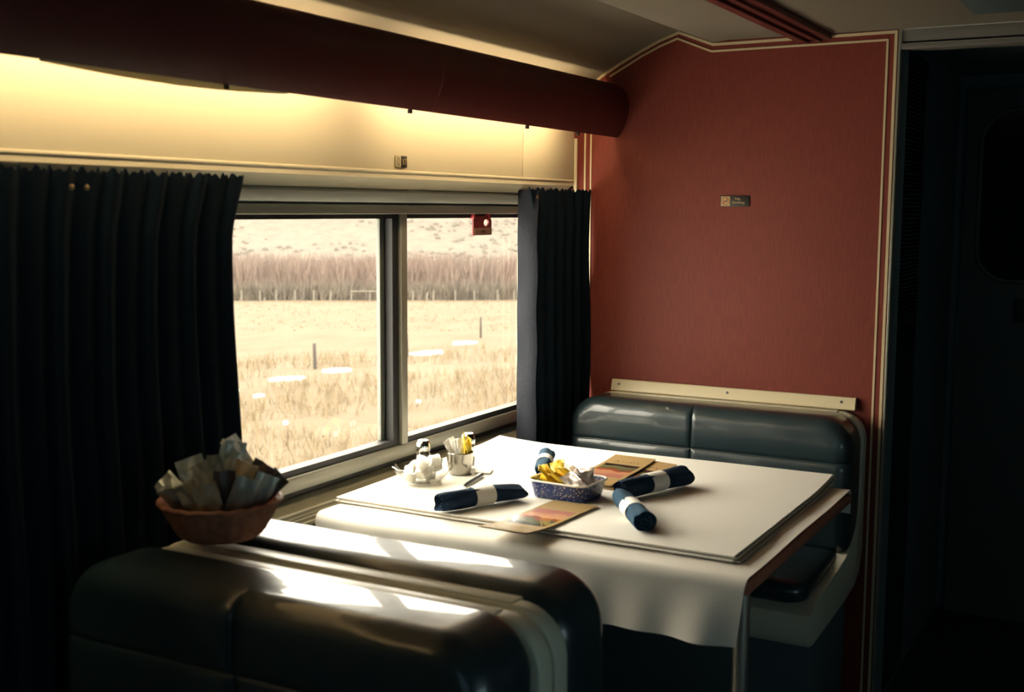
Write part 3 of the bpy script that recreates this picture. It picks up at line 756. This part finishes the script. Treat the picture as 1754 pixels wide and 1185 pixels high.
# ================================================================== STEEL CUP WITH SUGAR
sc_c = (-.895, .066)
cu_ = thing('steel_cup', 'small brushed steel cup stuffed with white and yellow packets', 'cup', (*sc_c, PZ))
MB().lathe([(.0001, .004), (.024, .004), (.026, 0), (.0275, .001), (.0288, .006), (.0325, .018), (.0345, .036), (.0352, .056), (.0362, .058), (.0356, .060), (.0344, .057), (.0335, .036), (.031, .018), (.027, .007), (.0001, .006)], 48).build('cup_body', M_steel, cu_, smooth=40)
so = ['first', 'second', 'third', 'fourth', 'fifth', 'sixth']
for i in range(6):
    M = Matrix.Translation((sc_c[0], sc_c[1], PZ+.058)) @ BM0 @ Matrix.Translation((-.020+.006*i, .004*(i % 2), .003*sin(i*1.7)+.006)) @ Matrix.Rotation(radians(-34+9*i), 4, 'Y') @ Matrix.Rotation(radians(90), 4, 'X') @ Matrix.Rotation(radians(40-20*(i % 3)), 4, 'Y')
    packet('sugar_packet', M_white, .024, .060, .004, 200+i, M, '%s white sugar packet in the steel cup, counted from the window side' % so[i], 'packet', 'white packets in the steel cup', .10)
for i, (dx, dy, dz, a, tl, lab) in enumerate(((.010, -.010, .078, 25, 14, 'tallest yellow packet standing in the steel cup'), (.020, -.016, .066, 60, -14, 'yellow packet leaning to the far shaker in the steel cup'), (.014, -.022, .060, 10, -22, 'low yellow packet at the aisle rim of the steel cup'))):
    packet('sweetener_packet', M_yellow, .026, .066, .005, 220+i, Matrix.Translation((sc_c[0]+dx, sc_c[1]+dy, PZ+dz)) @ rot(radians(84), radians(tl), radians(a)), lab, 'packet', 'yellow packets in the steel cup', .08)

# ================================================================== SHAKERS
def make_shaker(label, loc, fill, h=.0):
    o = thing('shaker', label, 'shaker', (*loc, PZ), 0, 'glass shakers with chrome tops')
    oct_ = lambda a, z: .035*cos(8*a) if .008 < z < .058 else 0
    MB().lathe([(.0001, .006), (.017, .006), (.0185, 0), (.021, .001), (.0218, .006), (.0212, .030), (.0195, .056), (.0168, .066), (.0160, .074), (.0145, .074), (.0150, .064), (.0175, .054), (.0190, .030), (.0192, .010), (.0001, .008)], 48, mod=oct_).build('glass_body', M_glass, o, smooth=50)
    MB().lathe([(.0001, .0085), (.0175, .0095), (.0182, .030), (.0178, .034), (.0001, .035)], 24).build('filling', fill, o, smooth=40)
    MB().lathe([(.0178, .070), (.0186, .071), (.0188, .084), (.0182, .086), (.0172, .092), (.013, .0975), (.0001, .0985), (.0001, .096), (.015, .088), (.0165, .072)], 32).build('cap', M_chrome, o, smooth=40)
    return o
make_shaker('pepper shaker standing behind the glass bowl of creamers', (-.975, .130), M_pepper)
make_shaker('salt shaker standing behind the steel cup', (-.832, .078), M_salt)

# pen and its little tray beside the steel cup
P1, P2 = place(794, 833, PZ+.004), place(827, 809, PZ+.010)
pen = thing('ballpoint_pen', 'dark pen lying beside the steel cup', 'pen', (P1.x, P1.y, PZ), math.atan2(P2.y-P1.y, P2.x-P1.x))
Lp = .142
MB().tube([(0, 0, .005), (.010, 0, .0055), (.012, 0, .0055), (Lp-.004, 0, .0055), (Lp, 0, .0055)], [.001, .003, .0048, .0048, .0035], 14).build('barrel', M_ptwine, pen, smooth=40)
MB().box(Lp-.05, Lp-.004, -.0012, .0012, .0102, .0120).build('clip', M_chrome, pen, bevel=.0004)
slip = MB().box(-.030, .030, -.021, .021, 0, .0035).build('receipt_pad', M_white, bevel=.0008)
slip.location = (-.842, .022, PZ); slip.rotation_euler = (0, 0, .35)
tag(slip, 'small white paper pad between the steel cup and the pen', 'paper pad')

# ================================================================== BASKET WITH PACKETS
bk_c = place(366, 938, .889); bk_c = Vector((bk_c.x+.068, bk_c.y+.045, .889))
bk = thing('bread_basket', 'round brown woven basket on top of the closest bench back', 'basket', bk_c)
wv = lambda a, z: (.022*sin(22*a+(pi if int(z*160) % 2 else 0))) if .004 < z < .072 else 0
pr = [(.0001, .003), (.060, .002), (.066, .0), (.072, .004)]+[(.072+.033*(i/14)**.85, .004+.060*i/14) for i in range(1, 15)]
pri = [(r-.006, z+.002) for r, z in reversed(pr[4:])]
MB().lathe(pr+pri+[(.060, .008), (.0001, .008)], 110, mod=wv).build('basket_body', M_basket, bk, smooth=50)
rg = MB(); ringpts = [(.106*cos(2*pi*k/60), .106*sin(2*pi*k/60), .065+.0012*sin(2*pi*k/60*20)) for k in range(61)]
rg.tube(ringpts, .0045, 8).build('rim', M_basket, bk, smooth=60)
# packets stand fanned round the basket: angle across the view (screen right = rt)
rv = Vector((rt.x, rt.y, 0)).normalized(); fv = Vector((-rv.y, rv.x, 0))
BMx = Matrix(((rv.x, fv.x, 0, bk_c.x), (rv.y, fv.y, 0, bk_c.y), (0, 0, 1, bk_c.z), (0, 0, 0, 1)))
# local: x to screen right, y away from the camera, z up.  (x, y, z, lean, yaw, pitch, w, h, mat, what)
bpk = [(-.082, -.010, .085, -48, 10, 12, .045, .085, M_foil, 'grey foil'), (-.062, -.045, .078, -30, -25, -30, .062, .080, M_foil, 'grey foil'), (-.052, .020, .105, -22, 20, 10, .055, .085, M_foil, 'grey foil'),
       (-.030, -.055, .082, -25, 5, -24, .050, .085, M_tan, 'tan'), (-.018, .010, .105, -28, -15, 5, .050, .080, M_foil, 'shiny foil'), (-.006, -.062, .080, -10, 10, -18, .048, .085, M_tan, 'tan'),
       (.004, -.030, .112, -6, -30, 4, .042, .098, M_foil, 'shiny foil'), (.012, .030, .125, 10, 15, 8, .050, .10, M_foil, 'grey foil'), (.020, -.050, .090, 4, 20, -10, .042, .095, M_brown, 'dark brown'),
       (.034, .040, .138, -32, 10, 0, .036, .095, M_white, 'white'), (.040, -.020, .100, 16, -20, -5, .050, .095, M_tan, 'tan'), (.050, -.055, .082, 24, 12, -20, .046, .095, M_foil, 'grey foil'),
       (.062, .010, .098, 30, -18, 6, .052, .090, M_brown, 'dark brown'), (.076, -.030, .084, 34, 25, -14, .046, .095, M_foil, 'grey foil'), (.080, .020, .086, 48, 0, 10, .042, .085, M_brown, 'dark brown'), (.0, .065, .095, 5, 0, 25, .055, .085, M_foil, 'grey foil')]
ordn = ['first', 'second', 'third', 'fourth', 'fifth', 'sixth', 'seventh', 'eighth', 'ninth', 'tenth', 'eleventh', 'twelfth', 'thirteenth', 'fourteenth', 'fifteenth', 'sixteenth']
for i, (x, y, z, ln, yw, pt, w, h, m, kind) in enumerate(sorted(bpk, key=lambda q: q[0])):
    M = BMx @ Matrix.Translation((x*.92, y*.92, z-.010)) @ Matrix.Rotation(radians(ln), 4, 'Y') @ Matrix.Rotation(radians(90+pt*-1), 4, 'X') @ Matrix.Rotation(radians(yw), 4, 'Y')
    packet('condiment_packet', m, w*.92, h, .005, 300+i, M, '%s condiment packet in the brown basket, %s counted from the curtain side' % (kind, ordn[i]), 'packet', 'condiment packets in the basket', .22, 2.4)

# ================================================================== SIGNS, HANDLE
def text(body, size, m, M, parent, name='lettering', ext=.0004, align='LEFT'):
    cu = bpy.data.curves.new(name, 'FONT'); cu.body = body; cu.size = size; cu.extrude = ext; cu.align_x = align; cu.space_line = .85
    t = bpy.data.objects.new(name, cu); COL.objects.link(t)
    dg = bpy.context.evaluated_depsgraph_get(); me = bpy.data.meshes.new_from_object(t.evaluated_get(dg))
    bpy.data.objects.remove(t); me.transform(M)
    return link(name, me, m, parent, 0)
sg = thing('no_smoking_sign', 'small black no smoking plate on the red wall', 'sign', (-.001, -.3775, 1.498))
# facing -X: text right = -Y
FX = Matrix(((0, 0, -1, 0), (-1, 0, 0, 0), (0, 1, 0, 0), (0, 0, 0, 1)))
MB().box(-.003, 0, -.046, .046, -.0165, .0165).build('sign_plate', M_plate, sg, bevel=.001)
MB().box(-.0036, -.003, .0155, .0440, -.0145, .0145).build('symbol_square', M_plateb, sg, smooth=0)
rgm = MB(); rings = []
for k in range(33):
    a = 2*pi*k/32; rings.append([(-.0042, .02975+r*cos(a), r*sin(a)) for r in (.0125, .0102)]+[(-.0035, .02975+r*cos(a), r*sin(a)) for r in (.0102, .0125)])
rgm.loft(rings, caps=False)
d = .0080; e = .0012
rgm.add([(-.0042, .02975+d+e, -d+e), (-.0042, .02975+d-e, -d-e), (-.0042, .02975-d-e, d-e), (-.0042, .02975-d+e, d+e)], [(0, 1, 2, 3)])
rgm.build('prohibition_ring', M_signred, sg, smooth=0)
cg = MB().box(-.0040, -.0035, .0225, .0360, -.0018, .0010); cg.box(-.0040, -.0035, .0235, .0248, .002, .006); cg.build('cigarette', M_plate, sg, smooth=0)
text('No', .0125, M_plateb, FX.copy() @ Matrix.Translation((.009, .0030, .0034)), sg, align='CENTER').location = (0, 0, 0)
text('Smoking', .0115, M_plateb, FX.copy() @ Matrix.Translation((.011, -.0075, .0034)), sg, align='CENTER')

pl = thing('number_plate', 'tiny two part number plate on the ivory panel above the window', 'sign', (-1.010, .172, 1.588))
# facing -Y: text right = +X
FY = Matrix(((1, 0, 0, 0), (0, 0, -1, 0), (0, 1, 0, 0), (0, 0, 0, 1)))
MB().box(-.027, -.002, -.0025, 0, -.0145, .0145).build('left_plate', mat('tan_grey_plate', (.40, .33, .20), .5), pl, bevel=.001)
MB().box(-.001, .025, -.0025, 0, -.0145, .0145).build('right_plate', M_plate, pl, bevel=.001)
z0 = MB(); rings = []
for k in range(25):
    a = 2*pi*k/24; rings.append([(-.0145+r*.8*cos(a), -.0030, r*1.2*sin(a)) for r in (.0085, .0065)]+[(-.0145+r*.8*cos(a), -.0024, r*1.2*sin(a)) for r in (.0065, .0085)])
z0.loft(rings, caps=False).build('symbol_ring', mat('plate_mark', (.16, .13, .08), .5), pl, smooth=0)
text('17', .021, M_plateb, FY @ Matrix.Translation((.0122, -.0075, .0027)), pl, align='CENTER')

eh = thing('emergency_handle', 'small red pull handle hanging at the top of the window', 'handle', (-.470, .246, 1.392))
pr_ = [(-.030, 0), (.030, 0), (.030, .040), (.026, .049), (.018, .053), (-.020, .053), (-.029, .050)]
b = MB()
n = 24; out = []
hx, hz, hr = .0125, .034, .0085
# plate with a round hole near its right end
bm = bmesh.new()
ov = [bm.verts.new((x, -.0, z)) for x, z in pr_]; iv = [bm.verts.new((hx+hr*cos(2*pi*k/n), 0, hz+hr*1.15*sin(2*pi*k/n))) for k in range(n)]
es = [bm.edges.new((ov[i], ov[(i+1) % len(ov)])) for i in range(len(ov))]+[bm.edges.new((iv[i], iv[(i+1) % n])) for i in range(n)]
bmesh.ops.triangle_fill(bm, edges=es, use_beauty=True)
r_ = bmesh.ops.extrude_face_region(bm, geom=bm.faces[:])
for v_ in [g for g in r_['geom'] if isinstance(g, bmesh.types.BMVert)]: v_.co.y += .005
bmesh.ops.recalc_face_normals(bm, faces=bm.faces)
me = bpy.data.meshes.new('handle_plate'); bm.to_mesh(me); bm.free(); link('handle_plate', me, M_redpl, eh, 20).scale = (1.8, 1, 1.08)
MB().box(-.028, .028, -.0035, .0, .002, .020).build('label_band', mat('brown_label', (.16, .075, .045), .6), eh, bevel=.001).scale = (1.8, 1, 1.08)
for x in (-.050, .036): MB().box(x-.005, x+.005, -.003, .012, .048, .064).build('tab', mat('bright_red_tab', (.36, .025, .03), .45), eh, bevel=.001)
text('PULL', .012, mat('dark_red_ink', (.07, .02, .015), .6), FY @ Matrix.Translation((0, .0070, .0040)), eh, align='CENTER')

# ================================================================== OUTSIDE
DA = radians(35.2); Dv = Vector((cos(DA), sin(DA), 0)); Rv = Vector((sin(DA), -cos(DA), 0))
def gh(w, u=0):
    base = CAM.z-5.4-.039*w
    if w > 150: base += .0009*(w-150)**2 if w < 260 else .0009*110**2+.198*(w-260)*1.15
    return base
def outp(u, w, dz=0): 
    p = CAM+Dv*w+Rv*u; return Vector((p.x, p.y, gh(w)+.18*noise.noise(Vector((u*.07, w*.07, 0)))+dz))
def u_at(px, w): return (px-650)/FPX*w*1.005
def ground(name, w0, w1, nw, um, nu, m, z=0, yclip=None):
    v = []; f = []
    for i in range(nw+1):
        w = w0+(w1-w0)*i/nw
        for j in range(nu+1):
            u = -um+2*um*j/nu; p = outp(u, w, z)
            v.append((p.x, p.y, p.z))
    for i in range(nw):
        for j in range(nu):
            a = i*(nu+1)+j; f.append((a, a+1, a+nu+2, a+nu+1))
    mb = MB(); mb.v = v; mb.f = f
    return mb.build(name, m, smooth=80)
def field_mat(name, cols, sc, stretch):
    m = bpy.data.materials.new(name); m.use_nodes = True; n = m.node_tree; b = n.nodes['Principled BSDF']; L = n.links.new
    t = n.nodes.new('ShaderNodeTexCoord'); mp = n.nodes.new('ShaderNodeMapping'); mp.inputs['Rotation'].default_value = (0, 0, -DA); mp.inputs['Scale'].default_value = stretch
    L(t.outputs['Object'], mp.inputs[0])
    a = n.nodes.new('ShaderNodeTexNoise'); a.inputs['Scale'].default_value = sc; a.inputs['Detail'].default_value = 8; a.inputs['Roughness'].default_value = .68; L(mp.outputs[0], a.inputs['Vector'])
    r = n.nodes.new('ShaderNodeValToRGB'); e = r.color_ramp.elements
    e[0].position = .30; e[0].color = (*cols[0], 1); e[1].position = .72; e[1].color = (*cols[2], 1); q = e.new(.5); q.color = (*cols[1], 1)
    L(a.outputs['Fac'], r.inputs[0]); L(r.outputs[0], b.inputs['Base Color']); b.inputs['Roughness'].default_value = .95; b.inputs['Specular IOR Level'].default_value = .1
    return m
M_field = field_mat('dry_grass_field', ((0.0402, 0.0298, 0.0181), (0.0495, 0.0385, 0.0250), (0.0567, 0.0468, 0.0325)), .55, (.35, 1.0, 1))
M_hill = field_mat('dry_scrub_hillside', ((0.0320, 0.0307, 0.0288), (0.0512, 0.0429, 0.0352), (0.0653, 0.0557, 0.0461)), .42, (1, 1, 1))
fg = ground('field', 6, 152, 90, 140, 90, M_field); struct(fg)
hl = ground('hill', 152, 420, 60, 320, 80, M_hill); struct(hl)

def blades(name, m, spots, hmin, hmax, wid, per, label, cat, spread, lean=.35, seed=1):
    rnd = random.Random(seed); mb = MB(); v = []; f = []
    for (u, w) in spots:
        base = outp(u, w, -.02)
        for k in range(per):
            a = rnd.uniform(0, 2*pi); r = rnd.uniform(0, spread)
            p = base+Vector((r*cos(a), r*sin(a), 0)); h = rnd.uniform(hmin, hmax)
            d = Vector((rnd.gauss(0, lean), rnd.gauss(0, lean), 1)).normalized()*h
            side = (Rv*rnd.choice((-1, 1))+Dv*rnd.uniform(-.6, .6)).normalized()*wid*rnd.uniform(.6, 1.3)
            i = len(v); md = p+d*.5+Vector((0, 0, h*.04))
            v += [tuple(p-side*.5), tuple(p+side*.5), tuple(md+side*.4), tuple(md-side*.4), tuple(p+d)]
            f += [(i, i+1, i+2, i+3), (i+3, i+2, i+4)]
    mb.v = v; mb.f = f
    me = bpy.data.meshes.new(name); me.from_pydata(v, [], f); o = link(name, me, m, None, 0)
    return tag(o, label, cat, None, 'stuff')
SNOW = [(496, 650), (577, 637), (446, 677), (404, 668), (733, 606), (795, 593), (716, 693), (490, 727), (470, 652), (525, 648), (555, 638), (600, 636), (760, 602), (705, 610), (775, 596), (815, 590)]
SP = []
for px, py in SNOW:
    w = 5.4/((py-(341+(px+2820)*.0052))/FPX-.039); SP.append((u_at(px, w), w))
rnd = random.Random(3)
sp1 = []
for _ in range(7000):
    w = 22+46*rnd.random()**1.2; u = rnd.uniform(-.42, .42)*w
    lim = 66+u*.55
    if w < lim and noise.noise(Vector((u*.12, w*.12, 5))) > -.25 and all(abs(u-a) > 1.0 or abs(w-b) > 1.1 for a, b in SP): sp1.append((u, w))
blades('tall_grass', M_straw, sp1, .25, .75, .026, 4, 'tall straw coloured grass along the near edge of the field', 'grass', .35, .30, 2)
sp2 = []
for _ in range(1700):
    w = 84+rnd.random()*52; u = rnd.uniform(-.42, .42)*w; sp2.append((u, w))
for _ in range(500):
    w = 135+rnd.random()*4; u = rnd.uniform(-.42, .42)*w; sp2.append((u, w))
blades('meadow_grass', M_straw, sp2, .10, .28, .05, 3, 'short dry meadow grass before the far fence', 'grass', .5, .4, 4)
# grey brush behind the far fence, pink willows above it
sp3 = [(rnd.uniform(-75, 75), 143+rnd.random()*5) for _ in range(2600)]
blades('grey_brush', M_twig2, sp3, .9, 3.0, .10, 7, 'low grey brush behind the far fence', 'brush', .9, .28, 6)
sp4 = [(rnd.uniform(-80, 80), 153+rnd.random()*20) for _ in range(4200)]
blades('willow_thicket', M_twig, sp4, 2.2, 6.2, .16, 7, 'pinkish bare willow thicket at the foot of the hill', 'thicket', 1.3, .22, 8)
# sagebrush clumps on the hillside
sg_ = MB()
for _ in range(3200):
    w = 176+rnd.random()**1.3*150; u = rnd.uniform(-.42, .42)*w
    if noise.noise(Vector((u*.035, w*.05, 9))) < -.12: continue
    p = outp(u, w, .2); r = rnd.uniform(.25, .8); n_ = 7
    rings = []
    for q in range(4):
        ph = pi/2*q/3; rings.append([(p.x+r*cos(ph)*cos(2*pi*k/n_)*rnd.uniform(.7, 1.2), p.y+r*cos(ph)*sin(2*pi*k/n_)*rnd.uniform(.7, 1.2), p.z-.3+r*.85*sin(ph)*rnd.uniform(.8, 1.2)) for k in range(n_)])
    sg_.loft(rings)
me = bpy.data.meshes.new('sagebrush'); me.from_pydata(sg_.v, [], sg_.f)
tag(link('sagebrush', me, M_sage, None, 0), 'grey green sagebrush scattered over the hillside', 'sagebrush', None, 'stuff')

# near field posts
for (px, w, h, lean, lab) in ((541, 56.3, 1.25, -.05, 'dark leaning field post beside the large snow patch'), (697, 64, 1.30, -.07, 'thin dark post just beside the window mullion'), (823, 76, 1.36, -.02, 'dark post at the end of the snow line')):
    p = outp(u_at(px, w), w)
    r = .095 if px == 541 else .075
    o = MB().tube([(0, 0, -.25), (lean*.5, 0, h*.5), (lean, .0, h-.02), (lean, 0, h)], [r, r*.95, r*.88, r*.7], 10).build('fence_post', M_wood, smooth=40)
    o.location = p; tag(o, lab, 'post', 'dark posts in the field')
# far fence: pale posts and the rails of its gate
fp = [420, 451, 478, 509, 540, 568, 603, 634, 707, 730, 742, 779, 812, 852, 880]
for i, px in enumerate(fp):
    p = outp(u_at(px, 140), 140); h = 1.30 if i not in (9,) else 1.1
    le = [0.05, 0, 0, -.03, .06, .1, 0, 0, 0, .22, 0, 0, -.12, -.06, .05][i]
    o = MB().tube([(0, 0, -.2), (le*.5, 0, h*.5), (le, 0, h)], [.085, .08, .07], 8).build('fence_post', M_wood2, smooth=40)
    o.location = p
    tag(o, 'pale post of the far fence, number %s from its curtain end' % ['one', 'two', 'three', 'four', 'five', 'six', 'seven', 'eight', 'nine', 'ten', 'eleven', 'twelve', 'thirteen', 'fourteen', 'fifteen'][i], 'post', 'pale posts of the far fence')
a = outp(u_at(602, 139.8), 139.8, 1.20); b_ = outp(u_at(690, 139.8), 139.8, 1.20)
o = MB().tube([(0, 0, 0), tuple(b_-a)], .055, 8).build('fence_rail', M_wood2, smooth=40); o.location = a
tag(o, 'pale top rail of the far fence left of the mullion', 'rail')
# snow patches along the ditch
sn = [(496, 650, 60, 8, 'long thin snow patch left of the dark post'), (577, 637, 50, 10, 'large snow patch just beside the dark post'), (446, 677, 18, 6, 'small snow patch lowest toward the curtain'), (404, 668, 16, 4, 'snow sliver at the curtain edge'),
      (733, 606, 58, 9, 'long snow patch beside the mullion in the aisle side pane'), (795, 593, 42, 6, 'thin snow strip before the post of the second pane'), (716, 693, 8, 5, 'tiny snow fleck in the tall grass'), (490, 727, 8, 4, 'tiny snow fleck under the long patch')]
for i, (px, py, pw, ph, lab) in enumerate(sn):
    hor = 341+(px+2820)*.0052
    w = 5.4/((py-hor)/FPX-.039)
    W_ = pw/FPX*w/2; dpth = max(.22, .8*ph/FPX*w*w/7.5/2)
    c = outp(u_at(px, w), w); n_ = 40; ring0 = []; ring1 = []; ring2 = []
    for k in range(n_):
        t_ = 2*pi*k/n_; rr_ = 1+.38*noise.noise(Vector((cos(t_)*2.2+i*7, sin(t_)*2.2, 1)))+.2*noise.noise(Vector((cos(t_)*6+i*3, sin(t_)*6, 4)))
        q = Rv*(W_*rr_*cos(t_))+Dv*(dpth*rr_*sin(t_)+.45*W_*cos(t_))
        def zz(k_): g_ = outp(u_at(px, w)+(q*k_).dot(Rv), w+(q*k_).dot(Dv)); return g_.z-c.z
        ring0.append((q.x, q.y, zz(1)-.10)); ring1.append((q.x*.95, q.y*.95, zz(.95)+.07)); ring2.append((q.x*.5, q.y*.5, zz(.5)+.10))
    o = MB().loft([ring0, ring1, ring2]).build('snow_patch', M_snow, smooth=60); o.location = c
    tag(o, lab, 'snow patch', 'snow patches along the ditch')
